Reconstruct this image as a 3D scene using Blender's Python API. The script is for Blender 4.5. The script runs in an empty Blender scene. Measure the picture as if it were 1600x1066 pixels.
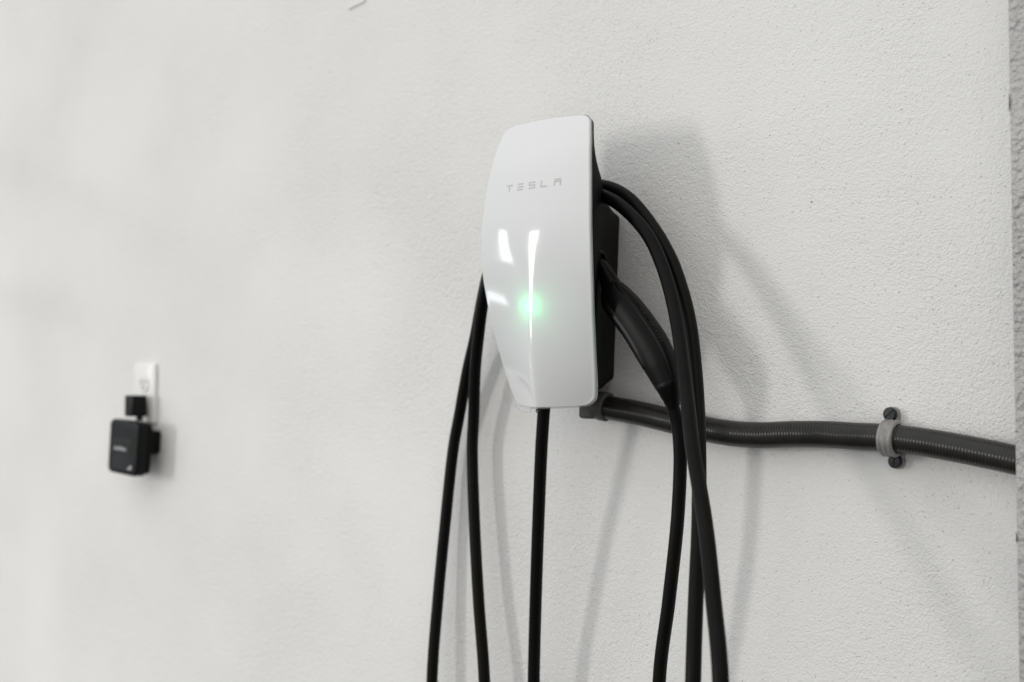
import bpy, bmesh, math, random
from math import radians, sin, cos, pi, sqrt
from mathutils import Vector, Matrix
random.seed(7)
S = bpy.context.scene
COL = S.collection

# ------------------------------------------------------------------ camera
cam_d = bpy.data.cameras.new('camera'); cam = bpy.data.objects.new('camera', cam_d); COL.objects.link(cam)
cam.location = (0, -1.442, 1.2); cam.rotation_euler = (radians(92.4), 0, radians(40))
cam_d.sensor_width = 36; cam_d.lens = 45; cam_d.clip_start = .05; cam_d.clip_end = 60
cam_d.dof.use_dof = True; cam_d.dof.focus_distance = 1.56; cam_d.dof.aperture_fstop = 2.9
S.camera = cam
CP = Vector(cam.location); CR = cam.rotation_euler.to_matrix()

# ------------------------------------------------------------------ light: a bright window of the room, and its soft daylight
w = bpy.data.worlds.new('World'); S.world = w; w.use_nodes = True
# indoor daylight: the room is open to the left and above, darker to the right and towards the floor
wn, wl = w.node_tree.nodes, w.node_tree.links
bg = wn['Background']
wt = wn.new('ShaderNodeTexCoord'); wd = wn.new('ShaderNodeVectorMath'); wd.operation = 'DOT_PRODUCT'
wd.inputs[1].default_value = Vector((-.12, -.62, .72)).normalized(); wl.new(wt.outputs['Generated'], wd.inputs[0])
wm = wn.new('ShaderNodeMapRange'); wm.interpolation_type = 'LINEAR'
for i_, v_ in ((1, -1), (2, 1), (3, -.48), (4, 1.15)): wm.inputs[i_].default_value = v_
wl.new(wd.outputs['Value'], wm.inputs[0])
wx = wn.new('ShaderNodeMath'); wx.operation = 'MAXIMUM'; wx.inputs[1].default_value = .06; wl.new(wm.outputs[0], wx.inputs[0])
ws = wn.new('ShaderNodeSeparateXYZ'); wl.new(wt.outputs['Generated'], ws.inputs[0])
wc = wn.new('ShaderNodeMapRange'); wc.inputs[1].default_value = -.9; wc.inputs[2].default_value = .4; wl.new(ws.outputs['X'], wc.inputs[0])
wk = wn.new('ShaderNodeMix'); wk.data_type = 'RGBA'; wl.new(wc.outputs[0], wk.inputs[0])
wk.inputs[6].default_value = (.925, .958, 1, 1); wk.inputs[7].default_value = (1, .985, .955, 1); wl.new(wk.outputs[2], bg.inputs[0])
wf = wn.new('ShaderNodeMapRange'); wf.interpolation_type = 'SMOOTHSTEP'      # the floor returns less light
for i_, v_ in ((1, -.6), (2, .25), (3, .45), (4, 1.06)): wf.inputs[i_].default_value = v_
wl.new(ws.outputs['Z'], wf.inputs[0])
wq = wn.new('ShaderNodeMath'); wq.operation = 'MULTIPLY'; wl.new(wx.outputs[0], wq.inputs[0]); wl.new(wf.outputs[0], wq.inputs[1])
wl.new(wq.outputs[0], bg.inputs[1])

def area(name, loc, target, sx, sy, power, col):
    l = bpy.data.lights.new(name, 'AREA'); l.shape = 'RECTANGLE'; l.size = sx; l.size_y = sy
    l.energy = power; l.color = col
    o = bpy.data.objects.new(name, l); COL.objects.link(o); o.location = loc
    o.rotation_euler = (Vector(target) - Vector(loc)).to_track_quat('-Z', 'Y').to_euler()
    return o
area('window_light', (-5.60, -6.5, 1.92), (-1.2, 0, 1.3), .72, 1.95, 120, (1, .975, .935))       # main window
area('window_light', (-6.90, -4.30, 2.12), (-1.1, 0, 1.35), .34, 1.25, 10, (.90, .955, 1))        # gap beside it
area('window_light', (-6.35, -2.84, .55), (-1.1, 0, 1.33), .24, .57, 2.9, (.90, .955, 1))         # low glazing further left

S.view_settings.view_transform = 'Standard'; S.view_settings.look = 'None'
S.view_settings.exposure = .19; S.view_settings.gamma = 1

# ------------------------------------------------------------------ helpers
def at(px, py, d):
    """point of the room seen at (px, py) of the 1600 px photograph, d metres out from the wall"""
    v = CR @ Vector(((px - 800) / 2000, -(py - 533) / 2000, -1))
    return CP + v * ((-d - CP.y) / v.y)

def link(name, me, mat, parent=None, smooth=True, angle=None):
    o = bpy.data.objects.new(name, me); COL.objects.link(o)
    if mat: me.materials.append(mat)
    if smooth: me.shade_smooth()
    if angle: me.set_sharp_from_angle(angle=radians(angle))
    if parent: o.parent = parent
    return o

def obj(name, bm, mat, parent=None, smooth=True, angle=35, origin=None):
    bmesh.ops.recalc_face_normals(bm, faces=bm.faces)
    off = Vector(origin) if origin else (Vector(parent.location) if parent and parent.parent is None else None)
    if parent and parent.parent: off = Vector(parent.parent.location) + Vector(parent.location)
    if parent: off = world_loc(parent)
    if off: bmesh.ops.translate(bm, vec=-off, verts=bm.verts)
    me = bpy.data.meshes.new(name); bm.to_mesh(me); bm.free()
    o = link(name, me, mat, parent, smooth, angle)
    if origin and not parent: o.location = origin
    return o

def world_loc(o):
    v = Vector((0, 0, 0))
    while o: v += Vector(o.location); o = o.parent
    return v

def thing(name, label, cat, loc, group=None):
    o = bpy.data.objects.new(name, None); COL.objects.link(o); o.location = loc; o.empty_display_size = .03
    o['label'] = label; o['category'] = cat
    if group: o['group'] = group
    return o

def catmull(pts, n):
    """centripetal Catmull-Rom through tuples (Vector, radius...)"""
    out = []
    P = [pts[0]] + list(pts) + [pts[-1]]
    for i in range(1, len(P) - 2):
        p0, p1, p2, p3 = P[i - 1][0], P[i][0], P[i + 1][0], P[i + 2][0]
        if i == 1: p0 = p1 * 2 - p2
        if i == len(P) - 3: p3 = p2 * 2 - p1
        t0 = 0; t1 = t0 + (p1 - p0).length ** .5; t2 = t1 + (p2 - p1).length ** .5; t3 = t2 + (p3 - p2).length ** .5
        for k in range(n):
            t = t1 + (t2 - t1) * k / n
            a1 = p0 * ((t1 - t) / (t1 - t0)) + p1 * ((t - t0) / (t1 - t0))
            a2 = p1 * ((t2 - t) / (t2 - t1)) + p2 * ((t - t1) / (t2 - t1))
            a3 = p2 * ((t3 - t) / (t3 - t2)) + p3 * ((t - t2) / (t3 - t2))
            b1 = a1 * ((t2 - t) / (t2 - t0)) + a2 * ((t - t0) / (t2 - t0))
            b2 = a2 * ((t3 - t) / (t3 - t1)) + a3 * ((t - t1) / (t3 - t1))
            f = k / n
            out.append((b1 * ((t2 - t) / (t2 - t1)) + b2 * ((t - t1) / (t2 - t1)),) +
                       tuple(P[i][j] * (1 - f) + P[i + 1][j] * f for j in range(1, len(P[i]))))
    out.append(tuple(pts[-1])); return out

def sweep(bm, pts, seg=24, cap=True, up=None, power=2.0):
    """pts: (Vector, ra, rb) rings along a path; up fixes the rb axis"""
    rings = []; N = len(pts); nrm = None
    for i, p in enumerate(pts):
        T = (pts[min(i + 1, N - 1)][0] - pts[max(i - 1, 0)][0]).normalized()
        if up is not None:
            n = (up - T * up.dot(T)).normalized()
        else:
            if nrm is None: nrm = T.orthogonal()
            n = (nrm - T * nrm.dot(T)).normalized(); nrm = n
        b = T.cross(n).normalized()
        ra = p[1]; rb = p[2] if len(p) > 2 else p[1]
        ring = []
        for k in range(seg):
            a = 2 * pi * k / seg; c, s = cos(a), sin(a)
            c = math.copysign(abs(c) ** (2 / power), c); s = math.copysign(abs(s) ** (2 / power), s)
            ring.append(bm.verts.new(p[0] + b * (c * ra) + n * (s * rb)))
        rings.append(ring)
    for a, b in zip(rings, rings[1:]):
        for k in range(seg): bm.faces.new((a[k], a[(k + 1) % seg], b[(k + 1) % seg], b[k]))
    if cap:
        bm.faces.new(rings[0][::-1]); bm.faces.new(rings[-1])
    return rings

def rbox(bm, c, size, r=.002, seg=3, rot=None):
    """bevelled box"""
    g = bmesh.ops.create_cube(bm, size=1)['verts']
    bmesh.ops.scale(bm, vec=size, verts=g)
    if r: 
        es = list({e for v in g for e in v.link_edges})
        res = bmesh.ops.bevel(bm, geom=es, offset=r, segments=seg, affect='EDGES', profile=.5)
        g = list({v for v in res['verts']} | {v for v in g if v.is_valid})
    if rot: bmesh.ops.rotate(bm, cent=(0, 0, 0), matrix=rot, verts=g)
    bmesh.ops.translate(bm, vec=c, verts=g)
    return g

def lathe(bm, prof, M, seg=28):
    """prof: (radius, axial) ; revolved about local Z of matrix M"""
    rings = []
    for r, z in prof:
        rings.append([bm.verts.new(M @ Vector((r * cos(2 * pi * k / seg), r * sin(2 * pi * k / seg), z))) for k in range(seg)])
    for a, b in zip(rings, rings[1:]):
        for k in range(seg): bm.faces.new((a[k], a[(k + 1) % seg], b[(k + 1) % seg], b[k]))
    if prof[0][0] > 0: bm.faces.new(rings[0][::-1])
    if prof[-1][0] > 0: bm.faces.new(rings[-1])

def frame(o, zaxis, up=Vector((0, 0, 1))):
    z = Vector(zaxis).normalized(); x = up.cross(z)
    if x.length < 1e-4: x = Vector((1, 0, 0))
    x.normalize(); y = z.cross(x)
    M = Matrix((x, y, z)).transposed().to_4x4(); M.translation = o
    return M

# ------------------------------------------------------------------ materials
class NT:
    def __init__(s, name):
        s.m = bpy.data.materials.new(name); s.m.use_nodes = True; s.n = s.m.node_tree.nodes; s.l = s.m.node_tree.links
        s.b = s.n['Principled BSDF']
    def node(s, t, **k):
        x = s.n.new(t)
        for a, v in k.items(): setattr(x, a, v)
        return x
    def set(s, **k):
        for a, v in k.items(): s.b.inputs[a.replace('_', ' ')].default_value = v
        return s
    def link(s, a, b): s.l.new(a, b)

def noise_col(t, scale, c1, c2, detail=4, p0=.35, p1=.65, target='Base Color', vec=None):
    n = t.node('ShaderNodeTexNoise'); n.inputs['Scale'].default_value = scale; n.inputs['Detail'].default_value = detail
    if vec: t.link(vec, n.inputs['Vector'])
    r = t.node('ShaderNodeValToRGB'); r.color_ramp.elements[0].position = p0; r.color_ramp.elements[1].position = p1
    r.color_ramp.elements[0].color = (*c1, 1); r.color_ramp.elements[1].color = (*c2, 1)
    t.link(n.outputs['Fac'], r.inputs['Fac'])
    if target: t.link(r.outputs['Color'], t.b.inputs[target])
    return n, r

def stucco(name, c1, c2, relief, fscale):
    t = NT(name); t.set(Roughness=.78, Specular_IOR_Level=.25)
    tc = t.node('ShaderNodeTexCoord'); V = tc.outputs['Object']
    _, big = noise_col(t, 2.3, c1, c2, 3, .3, .7, None, V)
    # pin holes of the plaster, sparse
    vo = t.node('ShaderNodeTexVoronoi'); vo.inputs['Scale'].default_value = 62; t.link(V, vo.inputs['Vector'])
    lt = t.node('ShaderNodeMapRange'); lt.inputs[1].default_value = .03; lt.inputs[2].default_value = .080
    lt.inputs[3].default_value = 1; lt.inputs[4].default_value = 0
    t.link(vo.outputs['Distance'], lt.inputs[0])
    sx = t.node('ShaderNodeSeparateColor'); t.link(vo.outputs['Color'], sx.inputs[0])
    gt = t.node('ShaderNodeMath', operation='GREATER_THAN'); gt.inputs[1].default_value = .90; t.link(sx.outputs[0], gt.inputs[0])
    pn = t.node('ShaderNodeTexNoise'); pn.inputs['Scale'].default_value = 5; t.link(V, pn.inputs['Vector'])
    pg = t.node('ShaderNodeMath', operation='GREATER_THAN'); pg.inputs[1].default_value = .55; t.link(pn.outputs['Fac'], pg.inputs[0])
    pit0 = t.node('ShaderNodeMath', operation='MULTIPLY'); t.link(lt.outputs[0], pit0.inputs[0]); t.link(gt.outputs[0], pit0.inputs[1])
    pit = t.node('ShaderNodeMath', operation='MULTIPLY'); t.link(pit0.outputs[0], pit.inputs[0]); t.link(pg.outputs[0], pit.inputs[1])
    v2 = t.node('ShaderNodeTexVoronoi'); v2.inputs['Scale'].default_value = 150; t.link(V, v2.inputs['Vector'])
    l2 = t.node('ShaderNodeMapRange'); l2.inputs[1].default_value = .06; l2.inputs[2].default_value = .16; l2.inputs[3].default_value = .45; l2.inputs[4].default_value = 0
    t.link(v2.outputs['Distance'], l2.inputs[0])
    s2 = t.node('ShaderNodeSeparateColor'); t.link(v2.outputs['Color'], s2.inputs[0])
    g2 = t.node('ShaderNodeMath', operation='GREATER_THAN'); g2.inputs[1].default_value = .93; t.link(s2.outputs[1], g2.inputs[0])
    p2 = t.node('ShaderNodeMath', operation='MULTIPLY'); t.link(l2.outputs[0], p2.inputs[0]); t.link(g2.outputs[0], p2.inputs[1])
    pm = t.node('ShaderNodeMath', operation='MAXIMUM'); t.link(pit.outputs[0], pm.inputs[0]); t.link(p2.outputs[0], pm.inputs[1]); pit = pm
    mx = t.node('ShaderNodeMix', data_type='RGBA'); t.link(pit.outputs[0], mx.inputs[0])
    t.link(big.outputs['Color'], mx.inputs[6]); mx.inputs[7].default_value = (c1[0] * .33, c1[1] * .32, c1[2] * .31, 1)
    t.link(mx.outputs[2], t.b.inputs['Base Color'])
    # relief: rolled plaster
    n1 = t.node('ShaderNodeTexNoise'); n1.inputs['Scale'].default_value = fscale; n1.inputs['Detail'].default_value = 3
    n1.inputs['Roughness'].default_value = .55; n1.inputs['Distortion'].default_value = .15
    n2 = t.node('ShaderNodeTexNoise'); n2.inputs['Scale'].default_value = fscale * .28; n2.inputs['Detail'].default_value = 2
    t.link(V, n1.inputs['Vector']); t.link(V, n2.inputs['Vector'])
    n3 = t.node('ShaderNodeTexNoise'); n3.inputs['Scale'].default_value = 9; n3.inputs['Detail'].default_value = 2; t.link(V, n3.inputs['Vector'])
    a = t.node('ShaderNodeMath', operation='MULTIPLY_ADD'); t.link(n2.outputs['Fac'], a.inputs[0]); a.inputs[1].default_value = .75; 
    vg = t.node('ShaderNodeTexVoronoi', feature='SMOOTH_F1'); vg.inputs['Scale'].default_value = fscale * .72; vg.inputs['Smoothness'].default_value = .6; t.link(V, vg.inputs['Vector'])
    vm = t.node('ShaderNodeMath', operation='MULTIPLY_ADD'); t.link(vg.outputs['Distance'], vm.inputs[0]); vm.inputs[1].default_value = -.55; t.link(n1.outputs['Fac'], vm.inputs[2]); t.link(vm.outputs[0], a.inputs[2])
    c = t.node('ShaderNodeMath', operation='MULTIPLY_ADD'); t.link(n3.outputs['Fac'], c.inputs[0]); c.inputs[1].default_value = 1.3; t.link(a.outputs[0], c.inputs[2])
    s = t.node('ShaderNodeMath', operation='MULTIPLY_ADD'); t.link(pit.outputs[0], s.inputs[0]); s.inputs[1].default_value = -1.1; t.link(c.outputs[0], s.inputs[2])
    bp = t.node('ShaderNodeBump'); bp.inputs['Strength'].default_value = 1; bp.inputs['Distance'].default_value = relief
    n5 = t.node('ShaderNodeTexNoise'); n5.inputs['Scale'].default_value = 3.1; n5.inputs['Detail'].default_value = 4; t.link(V, n5.inputs['Vector'])
    m5 = t.node('ShaderNodeMapRange'); m5.inputs[1].default_value = .35; m5.inputs[2].default_value = .68; m5.inputs[3].default_value = relief * .55; m5.inputs[4].default_value = relief * 1.5
    t.link(n5.outputs['Fac'], m5.inputs[0]); t.link(m5.outputs[0], bp.inputs['Distance'])
    t.link(s.outputs[0], bp.inputs['Height']); t.link(bp.outputs[0], t.b.inputs['Normal'])
    return t.m

M_wall = stucco('painted_stucco', (.755, .748, .730), (.80, .795, .780), .0012, 470)
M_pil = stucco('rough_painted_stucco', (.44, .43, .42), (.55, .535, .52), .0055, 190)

def plain(name, c, rough, c2=None, scale=60, bump=0, bscale=400, **k):
    t = NT(name); t.set(Roughness=rough, **k)
    tc = t.node('ShaderNodeTexCoord')
    c2 = c2 or tuple(v * 1.25 for v in c)
    noise_col(t, scale, c, c2, 4, .3, .7, 'Base Color', tc.outputs['Object'])
    if bump:
        n = t.node('ShaderNodeTexNoise'); n.inputs['Scale'].default_value = bscale; t.link(tc.outputs['Object'], n.inputs['Vector'])
        b = t.node('ShaderNodeBump'); b.inputs['Distance'].default_value = bump; t.link(n.outputs['Fac'], b.inputs['Height'])
        t.link(b.outputs[0], t.b.inputs['Normal'])
    return t.m
M_rubber = plain('black_cable_rubber', (.0020, .0020, .0019), .42, (.0036, .0036, .0034), 35, .00012, 900, Specular_IOR_Level=.10)
M_housing = plain('textured_black_plastic', (.0035, .0035, .0034), .6, (.005, .005, .0049), 50, .00015, 1400, Specular_IOR_Level=.08)
M_handle = plain('satin_black_plastic', (.0018, .0018, .0018), .38, (.0028, .0028, .0026), 50, .00006, 1200, Specular_IOR_Level=.11)
M_grip = plain('smooth_black_grip', (.0026, .0026, .0026), .36, (.0035, .0035, .0035), 40, Specular_IOR_Level=.2)
M_conduit = plain('dark_grey_conduit_vinyl', (.013, .0122, .011), .23, (.021, .0195, .018), 45, .00006, 500, Specular_IOR_Level=.32)
M_fitting = plain('dark_grey_fitting_plastic', (.080, .078, .075), .5, (.095, .093, .09), 70, .0001, 600, Specular_IOR_Level=.3)
M_zinc = plain('dull_cast_zinc', (.23, .225, .215), .5, (.31, .305, .295), 130, .0003, 260, Metallic=.35)
M_screw = plain('blue_black_oxide_steel', (.003, .0045, .006), .38, (.009, .012, .015), 200, .0001, 500, Metallic=.3, Specular_IOR_Level=.3)
M_slot = plain('dark_slot', (.003, .003, .003), .8)
M_outlet = plain('white_nylon', (.76, .76, .75), .18, (.79, .79, .78), 20)
M_box = plain('black_moulded_plastic', (.0020, .0020, .0020), .28, (.003, .003, .003), 60, Specular_IOR_Level=.16)
M_print = plain('white_print', (.62, .62, .62), .5, (.66, .66, .66), 60)
M_chip = plain('chipped_paint', (.05, .047, .044), .9, (.12, .11, .10), 300)
M_flake = plain('peeling_paint', (.70, .69, .67), .7, (.78, .77, .75), 200)
M_letter = plain('silver_grey_print', (.46, .46, .45), .35, (.49, .49, .48), 60)
M_fleck = plain('worn_fleck', (.045, .045, .043), .6)

t = NT('white_gloss_cover'); t.set(Roughness=.09, Base_Color=(.83, .835, .835, 1), Coat_Weight=.5, Coat_Roughness=.02)
noise_rough = t.node('ShaderNodeTexNoise'); noise_rough.inputs['Scale'].default_value = 22; noise_rough.inputs['Detail'].default_value = 5
mr = t.node('ShaderNodeMapRange'); mr.inputs[1].default_value = .35; mr.inputs[2].default_value = .7; mr.inputs[3].default_value = .07; mr.inputs[4].default_value = .12
tcp = t.node('ShaderNodeTexCoord'); t.link(tcp.outputs['Object'], noise_rough.inputs['Vector']); t.link(noise_rough.outputs['Fac'], mr.inputs[0]); t.link(mr.outputs[0], t.b.inputs['Roughness'])
tr = t.node('ShaderNodeBsdfTranslucent'); tr.inputs[0].default_value = (.85, .87, .86, 1)
ms = t.node('ShaderNodeMixShader'); ms.inputs[0].default_value = .16
t.link(t.b.outputs[0], ms.inputs[1]); t.link(tr.outputs[0], ms.inputs[2])
t.link(ms.outputs[0], t.n['Material Output'].inputs[0]); M_plate = t.m

t = NT('clear_acrylic'); t.set(Roughness=.04, Base_Color=(.93, .94, .95, 1), IOR=1.45)
tp = t.node('ShaderNodeBsdfTransparent'); tp.inputs[0].default_value = (.93, .935, .945, 1)
fr = t.node('ShaderNodeFresnel'); fr.inputs[0].default_value = 1.5
ma = t.node('ShaderNodeMath', operation='ADD'); ma.inputs[1].default_value = .12; ma.use_clamp = True; t.link(fr.outputs[0], ma.inputs[0])
ms = t.node('ShaderNodeMixShader'); t.link(ma.outputs[0], ms.inputs[0]); t.link(tp.outputs[0], ms.inputs[1]); t.link(t.b.outputs[0], ms.inputs[2])
t.link(ms.outputs[0], t.n['Material Output'].inputs[0]); M_clear = t.m

t = NT('green_led'); t.set(Base_Color=(.1, .5, .2, 1), Emission_Color=(.10, 1, .36, 1), Emission_Strength=80); M_led = t.m

# ------------------------------------------------------------------ setting: stucco wall and the pilaster at its right end
PX = at(1582.5, 533, .065).x
bm = bmesh.new()
def sm(a, b, v):
    k = min(max((v - a) / (b - a), 0), 1); return k * k * k * (k * (6 * k - 15) + 10)
def wall_relief(x, z):
    """soft shoulders beyond the outlet, shaped so the far-left wall shades in broad bands"""
    e1 = -2.645 + .22 * max(0, 1.27 - z) + .10 * sin(1.7 * z)          # added shoulder for the dark band that drifts right towards the floor
    h = .012 * (1 - sm(e1 - .03, e1 + .14, x))
    e2 = -2.44 + .25 * max(0, 1.22 - z) ** 2 - .30 * max(0, z - 1.25)
    h += .0055 * (1 - sm(e2 - .10, e2 + .13, x)) * (1 - sm(1.3, 1.7, z))
    f = 1 - sm(-2.6, -2.0, x)
    h += .007 * f * (sm(1.36, 1.46, z + .22 * (x + 2.6))) + .006 * f * sm(1.62, 1.74, z + .3 * (x + 2.6))
    h += .0010 * (1 - sm(-2.7, -2.3, x)) * sin(5.1 * x + 2.2 * z) * sin(3.3 * z - 1.7 * x + .6)
    return h
xs = [-6 + .25 * k for k in range(12)] + [-3.0 + .03 * k for k in range(int((PX + .03 + 3.0) / .03) + 1)] + [PX + .03]
zs = [-.2 + .2 * k for k in range(4)] + [.55 + .03 * k for k in range(51)] + [2.2 + .2 * k for k in range(6)]
gv = [[bm.verts.new((x, -wall_relief(x, z), z)) for x in xs] for z in zs]
for a, b in zip(gv, gv[1:]):
    for k in range(len(xs) - 1): bm.faces.new((a[k], a[k + 1], b[k + 1], b[k]))
wall = obj('wall', bm, M_wall, angle=None); wall['kind'] = 'structure'
bm = bmesh.new()
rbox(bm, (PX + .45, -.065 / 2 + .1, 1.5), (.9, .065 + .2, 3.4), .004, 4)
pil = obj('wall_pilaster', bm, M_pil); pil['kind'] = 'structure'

def sliver(name, pts, mat, parent, thick=.0008):
    bm = bmesh.new(); a = [bm.verts.new(p) for p in pts]; f = bm.faces.new(a)
    r = bmesh.ops.extrude_face_region(bm, geom=[f])
    bmesh.ops.translate(bm, vec=(0, -thick, 0), verts=[v for v in r['geom'] if isinstance(v, bmesh.types.BMVert)])
    return obj(name, bm, mat, parent, smooth=False, angle=None)
for (x, y, hh) in ((1577.4, 160, 15), (1588.4, 840, 9)):
    c = [(x - 1.2, y - hh), (x + .9, y - hh * .4), (x + 1.6, y + hh * .1), (x + .7, y + hh * .7), (x - .2, y + hh), (x - .9, y + hh * .3), (x - .3, y - hh * .2)]
    sliver('chip', [at(a, b, .0655) for a, b in c], M_chip, pil)
c = [(543, 12), (549, 8), (556, 6), (564, 2), (572, -1), (568, 4), (560, 8), (551, 12), (546, 15)]
sliver('paint_flake', [at(a, b, .0006) for a, b in c], M_flake, wall, .0016)

# ------------------------------------------------------------------ wall charger
X0 = -1.05
ROWS = [(1.183, .0662, .1005, .1435), (1.2185, .0735, .112, .148), (1.247, .078, .120, .151), (1.275, .082, .1275, .153),
        (1.304, .0855, .1345, .154), (1.332, .0886, .140, .1548), (1.361, .0908, .1446, .1562), (1.389, .0916, .1468, .1572),
        (1.418, .0910, .147, .1565), (1.446, .0895, .145, .1535), (1.475, .087, .1415, .1490), (1.503, .0835, .137, .1430),
        (1.531, .079, .130, .1335), (1.566, .0712, .1185, .1205)]
def row(z):
    R = ROWS; z = min(max(z, R[0][0]), R[-1][0]); i = 0
    while i < len(R) - 2 and R[i + 1][0] < z: i += 1
    f = (z - R[i][0]) / (R[i + 1][0] - R[i][0]); out = []
    for j in (1, 2, 3):
        p1, p2 = R[i][j], R[i + 1][j]
        p0 = R[i - 1][j] if i else 2 * p1 - p2
        p3 = R[i + 2][j] if i + 2 < len(R) else 2 * p2 - p1
        out.append(.5 * (2 * p1 + (p2 - p0) * f + (2 * p0 - 5 * p1 + 4 * p2 - p3) * f * f + (3 * p1 - p0 - 3 * p2 + p3) * f ** 3))
    return out
ZB, ZT, ER = 1.183, 1.566, .0018
def crease(z):
    T = ((1.18, .05), (1.30, .07), (1.32, .11), (1.35, .17), (1.385, .28), (1.42, .62), (1.47, 1.6), (1.6, 2.2))
    for (a, b), (c, d) in zip(T, T[1:]):
        if z <= c: return b + (d - b) * max(0, (z - a) / (c - a))
    return T[-1][1]
def face_depth(u, z):
    w_, d, dk = row(z); e = crease(z)
    g = (sqrt(u * u + e * e) - e) / (sqrt(1 + e * e) - e)
    return d + (dk - d) * (1 - g)
def half_width(z, top_r=.017, bot_r=.015, inset=0):
    w_ = row(z)[0] - inset; zt = ZT - inset - z; zb = z - ZB - inset
    if zt < top_r: w_ -= top_r - sqrt(max(top_r ** 2 - (top_r - max(zt, 0)) ** 2, 0))
    if zb < bot_r: w_ -= bot_r - sqrt(max(bot_r ** 2 - (bot_r - max(zb, 0)) ** 2, 0))
    return w_
def arch(u, z, k=1):
    """top edge rises and bottom edge sinks gently at the middle"""
    tz = min(max((z - (ZT - .05)) / .05, 0), 1) ** 2; bz = min(max(((ZB + .05) - z) / .05, 0), 1) ** 2
    return -.004 * tz * u * u + .0045 * bz * u * u
def zlist(inset, n=90):
    """rows from bottom to top, dense at the rounded corners"""
    a, b = ZB + inset, ZT - inset; out = []
    for r, seg in ((.0, 0),): pass
    out += [a + .013 * (1 - cos(pi / 2 * k / 10)) for k in range(10)]
    m0, m1 = a + .013, b - .011
    out += [m0 + (m1 - m0) * k / n for k in range(n)]
    out += [b - .011 * (1 - sin(pi / 2 * k / 10)) for k in range(11)]
    return out
def plate_grid(inset):
    NU = 56; rows = []
    for z in zlist(inset):
        hw = half_width(z, .011, .013, inset); w0 = row(z)[0] - inset
        r = []
        for k in range(NU + 1):
            u = -1 + 2 * k / NU; u = u * .82 + .18 * u ** 3
            zz = z + arch(u * hw / w0, z)
            r.append(Vector((X0 + u * hw, -face_depth(u * hw / row(zz)[0], zz), zz)))
        rows.append(r)
    return rows
def boundary(rows):
    b = [r[-1] for r in rows] + list(reversed(rows[-1]))[1:] + [r[0] for r in reversed(rows)][1:] + rows[0][1:-1]
    return b
def outward(b):
    out = []
    for i in range(len(b)):
        t = b[(i + 1) % len(b)] - b[i - 1]; n = Vector((t.z, 0, -t.x))
        out.append(n.normalized())
    s = sum(n.dot(Vector((p.x - X0, 0, p.z - 1.375))) for n, p in zip(out, b))
    return out if s > 0 else [-n for n in out]

charger = thing('wall_charger', 'white and black electric car charger with a glowing green light mounted on the wall', 'car charger', (X0, 0, 1.375))

rows = plate_grid(ER)
bm = bmesh.new()
V = [[bm.verts.new(p) for p in r] for r in rows]
for a, b in zip(V, V[1:]):
    for k in range(len(a) - 1): bm.faces.new((a[k], a[k + 1], b[k + 1], b[k]))
B = [r[-1] for r in V] + list(reversed(V[-1]))[1:] + [r[0] for r in reversed(V)][1:] + V[0][1:-1]
Bp = [v.co.copy() for v in B]; On = outward(Bp)
prev = B
for k in range(1, 8):
    if k <= 5: a = pi / 2 * k / 5; o_, bk = ER * sin(a), ER * (1 - cos(a))
    else: o_, bk = ER, ER + .0009 * (k - 5)
    ring = [bm.verts.new(p + n * o_ + Vector((0, bk, 0))) for p, n in zip(Bp, On)]
    for i in range(len(ring)): bm.faces.new((prev[i], prev[(i + 1) % len(ring)], ring[(i + 1) % len(ring)], ring[i]))
    prev = ring
plate = obj('faceplate', bm, M_plate, charger, angle=50)

# clear moulded lip that runs round behind the white cover
def ring_strip(name, offs, mat, low=0):
    bm = bmesh.new(); rs = []
    for o_, bk in offs:
        rs.append([bm.verts.new(p + n * (o_ + low * max(0, min(1, (1.245 - p.z) / .03)) * (1 if p.x < X0 - .02 else .1)) + Vector((0, bk, 0))) for p, n in zip(Bp, On)])
    rs.append(rs[0])
    for a, b in zip(rs, rs[1:]):
        for i in range(len(a)): bm.faces.new((a[i], a[(i + 1) % len(a)], b[(i + 1) % len(a)], b[i]))
    return obj(name, bm, mat, charger, angle=50)
ring_strip('clear_lip', [(.0002, .0040), (.0022, .0040), (.0027, .0045), (.0027, .0050), (.0022, .0055), (.0002, .0055)], M_clear, .0062)

# housing: from the back of the cover it narrows to the saddle and the box on the wall
def outline_section(n, top, bot, hw_t, hw_b, d, r=.012):
    """n points like boundary(): right side up, over the top, left side down, along the bottom"""
    cx = [(hw_b - r, bot + r, -90, 0), (hw_t - r, top - r, 0, 90), (-(hw_t - r), top - r, 90, 180), (-(hw_b - r), bot + r, 180, 270)]
    poly = []
    for x, z, a0, a1 in cx:
        for k in range(9):
            a = radians(a0 + (a1 - a0) * k / 8); poly.append(Vector((X0 + x + r * cos(a), -d, z + r * sin(a))))
    return poly
def resample(poly, ref):
    """project by polar angle so that the loft does not twist"""
    c = Vector((X0, 0, 1.36)); out = []
    for p in ref:
        ang = Vector((p.x - c.x, p.z - c.z)); ang.normalize(); best = None
        for a, b in zip(poly, poly[1:] + poly[:1]):
            ax, az, bx, bz = a.x - c.x, a.z - c.z, b.x - c.x, b.z - c.z
            dx, dz = bx - ax, bz - az; den = ang.x * dz - ang.y * dx
            if abs(den) < 1e-12: continue
            t = (ax * dz - az * dx) / den; s = (ax * ang.y - az * ang.x) / den
            if t > 0 and -1e-6 <= s <= 1 + 1e-6 and (best is None or t > best): best = t
        out.append(Vector((c.x + ang.x * best, a.y, c.z + ang.y * best)))
    return out
bm = bmesh.new()
front = [p + n * .0002 + Vector((0, .0036, 0)) for p, n in zip(Bp, On)]
front2 = [p + n * .0010 + Vector((0, .0058, 0)) for p, n in zip(Bp, On)]
front3 = [p + n * .0 + Vector((0, .012, 0)) for p, n in zip(Bp, On)]
secs = [front, front2, front3]
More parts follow.
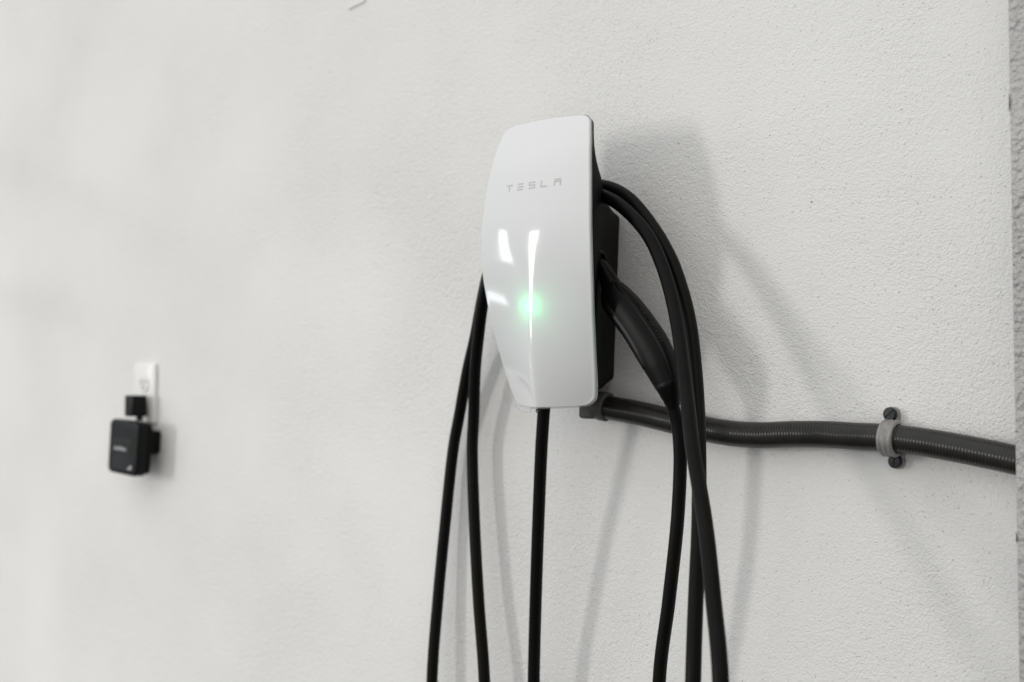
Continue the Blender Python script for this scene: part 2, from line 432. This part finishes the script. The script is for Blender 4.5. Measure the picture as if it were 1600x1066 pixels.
for top, bot, ht, hb, d, r in ((1.500, 1.193, .0700, .060, .092, .02), (1.480, 1.200, .0640, .054, .078, .018), (1.466, 1.204, .056, .048, .060, .016),
                               (1.457, 1.209, .050, .042, .042, .012), (1.452, 1.215, .041, .032, .020, .010), (1.449, 1.219, .0355, .025, .003, .008), (1.447, 1.221, .0335, .023, 0.0, .006)):
    secs.append(resample(outline_section(0, top, bot, ht, hb, d, r), front))
rs = [[bm.verts.new(p) for p in s] for s in secs]
for a, b in zip(rs, rs[1:]):
    for i in range(len(a)): bm.faces.new((a[i], a[(i + 1) % len(a)], b[(i + 1) % len(a)], b[i]))
bm.faces.new(rs[-1])
housing = obj('housing', bm, M_housing, charger, angle=40)

# status light behind the cover
lp = at(826, 478, .1535); lz = lp.z
bm = bmesh.new(); rbox(bm, (X0 - .001, -.1400, lz), (.005, .004, .012), .0008, 2)
obj('status_light', bm, M_led, charger)

# lettering printed on the cover, following its surface
def stroke(bm, x0, z0, x1, z1, x2, z2, x3, z3):
    """quad patch laid over the surface"""
    n = 4; g = []
    for i in range(n + 1):
        a = i / n; r = []
        for j in range(2):
            bx0, bz0, bx1, bz1 = (x0, z0, x1, z1) if j == 0 else (x3, z3, x2, z2)
            x = bx0 + (bx1 - bx0) * a; z = bz0 + (bz1 - bz0) * a
            r.append(bm.verts.new((X0 + x, -face_depth(x / row(z)[0], z) - .00025, z)))
        g.append(r)
    for a, b in zip(g, g[1:]): bm.faces.new((a[0], b[0], b[1], a[1]))
LH, LW, TH = .0092, .0108, .0016
zc = at(837, 290, .144).z
def bar(bm, cx, x0, x1, z, taper=.0008, th=TH): stroke(bm, cx + x0 + taper, zc + z - th / 2, cx + x1 - taper, zc + z - th / 2, cx + x1, zc + z + th / 2, cx + x0, zc + z + th / 2)
def post(bm, cx, x, z0, z1, th=TH): stroke(bm, cx + x - th / 2, zc + z0, cx + x - th / 2, zc + z1, cx + x + th / 2, zc + z1, cx + x + th / 2, zc + z0)
h, wd = LH / 2, LW / 2
for i, ch in enumerate('TESLA'):
    cx = (-.0405, -.0208, -.0006, .0192, .0405)[i]; bm = bmesh.new()
    if ch == 'T': bar(bm, cx, -wd, wd, h - TH / 2, 0); post(bm, cx, 0, -h, h - TH * 1.1)
    if ch == 'E':
        for z in (h - TH / 2, 0, -h + TH / 2): bar(bm, cx, -wd, wd, z, .0003)
    if ch == 'S':
        for z in (h - TH / 2, 0, -h + TH / 2): bar(bm, cx, -wd, wd, z, 0)
        post(bm, cx, -wd + TH / 2, TH / 2, h - TH); post(bm, cx, wd - TH / 2, -h + TH, -TH / 2)
    if ch == 'L': post(bm, cx, -wd + TH / 2, -h + TH, h); bar(bm, cx, -wd, wd, -h + TH / 2, 0)
    if ch == 'A':
        bar(bm, cx, -wd, wd, h - TH / 2, .0003); bar(bm, cx, -wd, wd, .0012, 0)
        post(bm, cx, -wd + TH / 2, -h, .0012 - TH / 2); post(bm, cx, wd - TH / 2, -h, .0012 - TH / 2)
    obj('letter', bm, M_letter, plate, smooth=False, angle=None)

# socket ring in which the plug rests
sc = at(938, 408, .088)
bm = bmesh.new()
Ms = frame(sc + Vector((-.010, 0, 0)), (1, .08, -.25))
lathe(bm, [(.0155, 0), (.0165, .008), (.0155, .0095), (.0128, .0095), (.012, .004), (.012, 0)], Ms, 36)
obj('plug_socket', bm, M_grip, charger)

# small torn seal under the cover
bm = bmesh.new()
sweep(bm, catmull([(at(843, 636, .12), .0006), (at(839, 640, .12), .0011), (at(838, 643, .12), .0007), (at(841, 646, .12), .0004)], 4), 6)
sweep(bm, catmull([(at(842, 638, .12), .0006), (at(845, 641, .12), .0008), (at(843, 644, .12), .0003)], 4), 6)
obj('loose_seal', bm, M_box, charger)

# ------------------------------------------------------------------ charging cable
RC = .0085
def P(L): return [at(*q) for q in L]
cable_c = P([(853, 612, .105), (850, 640, .105), (848, 668, .102), (846, 700, .098), (841, 820, .082), (837, 940, .068), (834, 1066, .056)])
strand_a = P([(675, 1066, .037), (684, 940, .030), (695.5, 820, .024), (708.5, 700, .022), (717, 653, .025), (731, 577, .034), (742.5, 527, .043), (752, 476, .052), (762, 430, .058)])
arch_out = P([(776, 385, .058), (802, 335, .058), (842, 304, .058), (890, 293, .058), (936, 290, .058)])
strand_o = P([(960, 296, .060), (985, 312, .064), (1018, 352, .072), (1048, 404, .082), (1067, 458, .093), (1078, 505, .103), (1085.5, 568, .120), (1090, 630, .140), (1092, 697, .165), (1092, 820, .21), (1087, 940, .25), (1083, 1066, .285)])
strand_b = P([(757, 1066, .043), (748, 940, .038), (741.5, 820, .034), (738, 700, .032), (740, 653, .036), (742.5, 577, .050), (747.5, 527, .061), (754, 476, .072), (762, 440, .079)])
arch_in = P([(776, 400, .080), (800, 352, .080), (836, 320, .080), (880, 305, .080), (922, 302, .081)])
strand_i = P([(955, 312, .083), (986, 336, .088), (1014, 370, .096), (1034, 413, .106), (1048, 458, .118), (1059, 510, .134), (1068, 577, .160), (1075.5, 640, .185), (1082, 697, .210), (1102, 820, .26), (1115, 940, .30), (1126, 1066, .335)])
strand_k = P([(1030, 1066, .075), (1045, 940, .078), (1058, 820, .080), (1062.5, 740, .080), (1062.5, 700, .081), (1059, 664, .083), (1051, 636, .087), (1044, 618, .089)])
def uturn(a, b, z):
    """the loop that hangs between two strands, below the picture"""
    a0, b0 = a[-1], b[0]; d = (b0 - a0)
    return [Vector((a0.x + d.x * .01, a0.y * 1.0, a0.z - .22)), a0.lerp(b0, .22) * 1 + Vector((0, 0, z + .02 - a0.lerp(b0, .22).z)),
            a0.lerp(b0, .5) + Vector((0, 0, z - .03 - a0.lerp(b0, .5).z)), a0.lerp(b0, .78) + Vector((0, 0, z + .02 - a0.lerp(b0, .78).z)),
            Vector((b0.x - d.x * .01, b0.y, b0.z - .22))]
path = cable_c + uturn(cable_c, strand_a, .47) + strand_a + arch_out + strand_o + uturn(strand_o, strand_b, .36) + strand_b + arch_in + strand_i + uturn(strand_i, strand_k, .40) + strand_k
cable = thing('charging_cable', 'long black charging cable looped twice over the charger, its plug handle parked in the side', 'charging cable', tuple(at(936, 300, .07)))
bm = bmesh.new(); sweep(bm, catmull([(p, RC) for p in path], 12), 28)
obj('cable_sheath', bm, M_rubber, cable)

# plug handle: a curved tapering shell, side grip, collar and strain relief
side = (CP - at(990, 510, .09)).normalized()
def hsec(px1, py1, px2, py2, d, thick):
    a, b = at(px1, py1, d), at(px2, py2, d)
    return ((a + b) / 2, thick, (a - b).length / 2, a - b)
def hsweep(bm, secs, seg=32, power=2.4, n=8, shift=0):
    pts = catmull([(s[0], s[1], s[2], s[3]) for s in secs], n)
    rings = []; N = len(pts)
    for i, p in enumerate(pts):
        nn = p[3].normalized(); T = (pts[min(i + 1, N - 1)][0] - pts[max(i - 1, 0)][0]).normalized()
        b = T.cross(nn).normalized(); ring = []
        for k in range(seg):
            a = 2 * pi * k / seg; c, s = cos(a), sin(a)
            c = math.copysign(abs(c) ** (2 / power), c); s = math.copysign(abs(s) ** (2 / power), s)
            ring.append(bm.verts.new(p[0] + b * (c * p[1]) + nn * (s * p[2])))
        rings.append(ring)
    for a, b in zip(rings, rings[1:]):
        for k in range(seg): bm.faces.new((a[k], a[(k + 1) % seg], b[(k + 1) % seg], b[k]))
    bm.faces.new(rings[0][::-1]); bm.faces.new(rings[-1])
shell_secs = [hsec(967, 440, 944, 460, .091, .0118), hsec(971, 444, 943, 468, .092, .0138), hsec(981, 453, 946, 484, .093, .0150), hsec(994, 466, 958, 501, .094, .0158), hsec(1014, 493, 979, 529, .095, .0160), hsec(1035, 524, 998, 561, .095, .0158),
              hsec(1050, 556, 1013, 586, .095, .0150), hsec(1059, 588, 1025.5, 606, .094, .0138)]
bm = bmesh.new(); hsweep(bm, shell_secs)
shell = obj('plug_handle', bm, M_handle, cable, angle=60)
bm = bmesh.new(); hsweep(bm, [hsec(936, 402, 926, 412, .088, .0085), hsec(945, 408, 933, 420, .089, .0100), hsec(957, 424, 940, 440, .090, .0110), hsec(966.5, 438.5, 944.5, 458, .091, .0117)])
obj('plug_nose', bm, M_handle, shell, angle=60)
bm = bmesh.new(); hsweep(bm, [hsec(966, 438, 943.5, 459, .091, .0113), hsec(968, 441, 945, 462, .091, .0113)], n=2)
obj('seam_ring', bm, M_slot, shell, angle=60)
bm = bmesh.new(); hsweep(bm, [hsec(1058.5, 590, 1026.5, 608, .094, .0132), hsec(1060, 594, 1029, 611, .094, .0136), hsec(1061, 608, 1035, 621, .092, .0118), hsec(1061, 622, 1041, 631, .090, .0098), hsec(1061, 634, 1046, 640, .088, .0086)])
obj('strain_relief', bm, M_handle, shell, angle=60)
bm = bmesh.new(); hsweep(bm, [hsec(1058, 586.5, 1025.8, 606, .094, .0131), hsec(1059, 592, 1027.5, 610, .094, .0131)], n=2)
obj('seam_ring', bm, M_slot, shell, angle=60)
bm = bmesh.new()
hsweep(bm, [hsec(969.5, 440.5, 962, 449, .0915, .0085), hsec(974, 444.5, 965, 454, .092, .0108), hsec(995, 465.5, 985, 475.5, .093, .0124), hsec(1015.5, 492, 1005, 502, .094, .0128), hsec(1036.5, 523, 1026, 532, .094, .0126), hsec(1051.5, 556, 1042, 562, .094, .012), hsec(1060, 588, 1051, 593, .093, .0105)], power=2.8)
obj('handle_spine', bm, M_handle, shell, angle=60)
# softer grip panel set into the lower side, nearest the room
gs = []
for (a, b, c_, d, e, th) in ((952, 459, 946, 466, .0975, .0085), (966, 475, 946.5, 484, .0972, .0116), (978, 489, 957, 500.5, .0978, .0124), (997, 515, 978, 528.5, .0985, .0128), (1012, 542, 997, 560, .0985, .0126), (1019, 562, 1008, 579, .0980, .0112), (1020, 576, 1014, 584, .0970, .0085)):
    gs.append(hsec(a, b, c_, d, e, th))
bm = bmesh.new(); hsweep(bm, gs, power=2.2)
obj('grip_panel', bm, M_grip, shell, angle=70)
# faint worn moulded marks along the upper back of the handle
bm = bmesh.new()
for k in range(11):
    f = k / 10; 
    if k in (2, 3): continue
    p = at(1003 + 30 * f + 1.5 * sin(f * 3), 484 + 48 * f, .112 + .001 * sin(f * 3))
    rbox(bm, p, (.0008, .0005, .0011), 0, rot=Matrix.Rotation(.5 + k, 3, 'Y'))
marks = obj('moulded_mark', bm, M_fleck, shell, smooth=False, angle=None)

# ------------------------------------------------------------------ conduit, its fitting and clamp
RT = .0163
cpts = [(938, 634, .024), (960, 638.5, .023), (1000, 646, .021), (1050, 658, .020), (1100, 670, .020), (1145, 677.5, .020), (1190, 680, .020), (1240, 678.5, .020), (1290, 679, .020), (1340, 682, .020), (1390, 684.5, .021), (1440, 690.5, .022), (1500, 701, .024), (1550, 711, .026), (1600, 722, .028), (1640, 732, .030)]
conduit = thing('flexible_conduit', 'dark grey flexible conduit sagging along the wall from the charger to the pilaster', 'conduit', tuple(at(1145, 677.5, .02)))
cv = catmull([(at(*q), RT) for q in cpts], 60)
# resample by length, then ring the hose
L = [0]
for a, b in zip(cv, cv[1:]): L.append(L[-1] + (b[0] - a[0]).length)
def along(s):
    import bisect
    i = min(max(bisect.bisect(L, s) - 1, 0), len(L) - 2); f = (s - L[i]) / (L[i + 1] - L[i]); return cv[i][0].lerp(cv[i + 1][0], f)
step = .00062; N = int(L[-1] / step); pts = []
for i in range(N):
    s = i * step; ph = (s / .0038) % 1
    r = RT + .00012 * cos(2 * pi * ph) - .00022 * max(0, cos(2 * pi * ph - pi)) ** 6
    pts.append((along(s), r))
bm = bmesh.new(); sweep(bm, pts, 30)
obj('ribbed_hose', bm, M_conduit, conduit, angle=None)
# end fitting under the charger
e0, e1 = at(938, 634, .024), at(1000, 646, .021); ax = (e1 - e0).normalized()
bm = bmesh.new()
lathe(bm, [(.0160, .012), (.0188, .012), (.0200, .0105), (.0202, .002), (.0195, -.001), (.0185, -.006), (.017, -.020), (.0, -.020)][::1], frame(e0 + ax * .001, ax), 40)
obj('compression_collar', bm, M_fitting, conduit, angle=30)
bm = bmesh.new()
rbox(bm, e0 - ax * .0135 + Vector((0, 0, -.0035)), (.024, .034, .033), .005, 4, Matrix.Rotation(radians(2), 3, 'Y'))
M2 = frame(e0 - ax * .026 + Vector((0, .002, .003)), (-.25, 0, 1))
lathe(bm, [(.011, -.003), (.0145, .002), (.0175, .012), (.0175, .034)], M2, 32)
obj('elbow_fitting', bm, M_fitting, conduit, angle=30)

# clamp
k0 = at(1392, 685, .021); kt = (at(1440, 690.5, .022) - at(1340, 682, .020)).normalized()
clamp = thing('conduit_clamp', 'dull grey metal clamp with two blue-black slotted screws holding the conduit to the wall', 'pipe clamp', (k0.x, 0, k0.z))
kn = Vector((0, -1, 0)); kn = (kn - kt * kn.dot(kt)).normalized(); kz = kt.cross(kn); kz = kz if kz.z > 0 else -kz
bm = bmesh.new()
prof = []
for k in range(25):     # band profile across its width with three soft ribs
    x = -.0092 + .0184 * k / 24
    prof.append((x, .0205 + .0014 * (cos(2 * pi * (x / .0125)) ** 2) - .0006 * (abs(x) > .0086)))
rings = []
for i in range(41):
    a = radians(-112 + 224 * i / 40)
    d = kn * cos(a) + kz * sin(a)
    outer = [bm.verts.new(k0 + kt * x + d * r) for x, r in prof]
    inner = [bm.verts.new(k0 + kt * x + d * .0172) for x in (.0092, -.0092)]
    rings.append(outer + inner)
n = len(rings[0])
for a, b in zip(rings, rings[1:]):
    for k in range(n): bm.faces.new((a[k], a[(k + 1) % n], b[(k + 1) % n], b[k]))
bm.faces.new(rings[0][::-1]); bm.faces.new(rings[-1])
obj('clamp_band', bm, M_zinc, clamp, angle=50)
for (sx, sy, sd) in ((1389.5, 647.5, .013), (1397.5, 721.5, .013)):
    p = at(sx, sy, sd); wp = Vector((p.x, 0, p.z))
    bm = bmesh.new()
    sg = 1 if p.z > k0.z else -1
    lathe(bm, [(.0084, .0), (.0088, .001), (.0088, .0065), (.0080, .0075), (.0, .0075)], frame(wp + Vector((.0, 0, 0)), (0, -1, 0)), 28)
    rbox(bm, wp + Vector((.0, -.0038, -sg * .008)), (.0165, .0072, .012), .0015, 2)
    ear = obj('clamp_ear', bm, M_zinc, clamp, angle=40)
    sdir = Vector((-.10, -1, .05))
    Ms = frame(wp + Vector((0, -.0072, 0)), sdir)
    bm = bmesh.new()
    lathe(bm, [(.0, -.001), (.0076, -.001), (.0080, .0008), (.0080, .0050), (.0074, .0060), (.0, .0064)], Ms, 28)
    scw = obj('screw', bm, M_screw, clamp, angle=30)
    bm = bmesh.new()
    rot = (Ms.to_3x3() @ Matrix.Rotation(radians(38 if sg > 0 else 80), 3, 'Z'))
    rbox(bm, Ms @ Vector((0, 0, .0061)), (.0135, .0015, .0010), 0, rot=rot)
    obj('screw_slot', bm, M_slot, scw, smooth=False, angle=None)

# ------------------------------------------------------------------ outlet, plug adapter and hub on the far wall
oc = at(229.5, 615, 0)
outlet = thing('wall_outlet', 'white rectangular power outlet plate on the wall at left', 'outlet', (oc.x, 0, oc.z))
bm = bmesh.new(); rbox(bm, (oc.x, -.003, oc.z), (.070, .0075, .1143), .0028, 3)
obj('cover_plate', bm, M_outlet, outlet)
for sz in (.0195, -.0195):
    bm = bmesh.new()
    lathe(bm, [(.0170, 0), (.0170, .0016), (.0163, .0022), (0, .0022)], frame(Vector((oc.x, -.0066, oc.z + sz)), (0, -1, 0)), 28)
    rc = obj('receptacle', bm, M_outlet, outlet, angle=30)
    for dx, hh in ((-.0063, .009), (.0063, .0075)):
        bm = bmesh.new(); rbox(bm, (oc.x + dx, -.0089, oc.z + sz + .003), (.0022, .0006, hh), 0)
        obj('slot', bm, M_slot, rc, smooth=False, angle=None)
    bm = bmesh.new(); lathe(bm, [(.0027, 0), (.0027, .0006), (0, .0006)], frame(Vector((oc.x, -.0086, oc.z + sz - .0075)), (0, -1, 0)), 12)
    obj('slot', bm, M_slot, rc, smooth=False, angle=None)
bm = bmesh.new(); lathe(bm, [(.0030, 0), (.0030, .0006), (.002, .001), (0, .001)], frame(Vector((oc.x, -.0066, oc.z)), (0, -1, 0)), 14)
obj('plate_screw', bm, M_outlet, outlet, angle=30)

ad = .046
a0, a1 = at(203, 634, ad), at(231, 634, .012)
ac = at(207, 634.5, ad)
adapter = thing('power_adapter', 'small black cube power adapter plugged into the white outlet', 'power adapter', tuple(ac))
za = (at(209, 617.5, ad).z - at(209, 651, ad).z)
xl, xr = at(195, 634, ad).x, at(206.5, 634, ad).x
bm = bmesh.new(); rbox(bm, ((xl + xr) / 2 , -(ad + .014) / 2, ac.z), (xr - xl + .003, ad - .014, za), .0025, 3)
obj('adapter_case', bm, M_box, adapter)
bm = bmesh.new(); rbox(bm, ((xl + xr) / 2 + .004, -.024, ac.z - za / 2 - .0035), (.012, .009, .009), .0015, 2)
obj('connector_plug', bm, M_box, adapter)

hd = .062
hx0, hx1 = at(169.5, 700, hd).x, at(214.5, 700, hd).x
hz0, hz1 = at(196, 742, hd).z, at(196, 657, hd).z
hc = Vector(((hx0 + hx1) / 2, -hd / 2, (hz0 + hz1) / 2))
hub = thing('wireless_hub', 'flat rounded black hub box with faint white print hanging under the outlet', 'hub', (hc.x, 0, hc.z))
bm = bmesh.new(); tilt = Matrix.Rotation(radians(4.5), 3, 'Y')
def rslab(bm, c, sx, sz, y0, y1, r, inset, tl=tilt, bulge=0):
    """rounded rectangle slab from depth y0 to y1 with soft front edge"""
    rings = []
    def pts(k, y, rr):
        o = []
        for cx_, cz_, a0_ in ((1, -1, -90), (1, 1, 0), (-1, 1, 90), (-1, -1, 180)):
            for q in range(7):
                a = radians(a0_ + 90 * q / 6)
                o.append(bm.verts.new(Vector((c[0], 0, c[2])) + tl @ Vector((cx_ * (sx / 2 - k - rr) + rr * cos(a), 0, cz_ * (sz / 2 - k - rr) + rr * sin(a))) + Vector((0, -y, 0))))
        return o
    for k in range(5):
        a = pi / 2 * k / 4; rings.append(pts(inset * (1 - sin(a)), y1 - inset * (1 - cos(a)) , r - inset * (1 - sin(a)) * .6))
    rings.insert(0, pts(inset + .006, y1 + bulge, r - inset * .6 - .003)) if bulge else None
    rings.append(pts(0, y0, r))
    for a, b in zip(rings, rings[1:]):
        for k in range(len(a)): bm.faces.new((a[k], a[(k + 1) % len(a)], b[(k + 1) % len(a)], b[k]))
    bm.faces.new(rings[0]); bm.faces.new(rings[-1][::-1])
rslab(bm, hc, hx1 - hx0, hz1 - hz0, .041, hd, .012, .004, bulge=.0008)
obj('front_case', bm, M_box, hub, angle=40)
bm = bmesh.new(); rslab(bm, hc + Vector((.002, 0, 0)), (hx1 - hx0) - .006, (hz1 - hz0) - .006,   .031, .0405, .011, .002)
obj('back_case', bm, M_handle, hub, angle=40)
bm = bmesh.new(); rslab(bm, hc + Vector((.006, 0, .010)), .050, .044, 0.0, .0305, .006, .002)
obj('wall_mount', bm, M_box, hub, angle=40)
bm = bmesh.new(); rbox(bm, (hx0 - .001, -.051, hc.z + .018), (.006, .005, .006), .0015, 2)
obj('side_button', bm, M_box, hub)
bm = bmesh.new(); rslab(bm, hc + Vector((-.001, 0, .004)), .062, .026, hd + .0004, hd + .0012, .004, .0004)
obj('gloss_panel', bm, M_grip, hub, angle=40)
ty = -(hd + .0016)
tp_ = at(189, 701, hd)
bm = bmesh.new()
for k in range(9):
    x = tp_.x - .0185 + k * .0043; z = tp_.z - (k - 4) * .00035
    rbox(bm, (x, ty, z), (.0012, .0005, .0066), 0)
    if k % 3 != 1: rbox(bm, (x + .0014, ty + .0001, z + (.0024 if k % 2 else -.0024)), (.0022, .0005, .0014), 0)
    if k % 2 == 0: rbox(bm, (x + .0014, ty + .0001, z), (.0018, .0005, .0012), 0)
obj('white_print', bm, M_print, hub, smooth=False, angle=None)
q0 = at(204, 734, hd); bm = bmesh.new()
for k, (dx, hh) in enumerate(((-.006, .003), (-.002, .005), (.002, .008))):
    rbox(bm, (q0.x + dx, -(hd + .0013), q0.z + hh / 2), (.0024, .0008, hh), 0)
obj('signal_icon', bm, M_print, hub, smooth=False, angle=None)
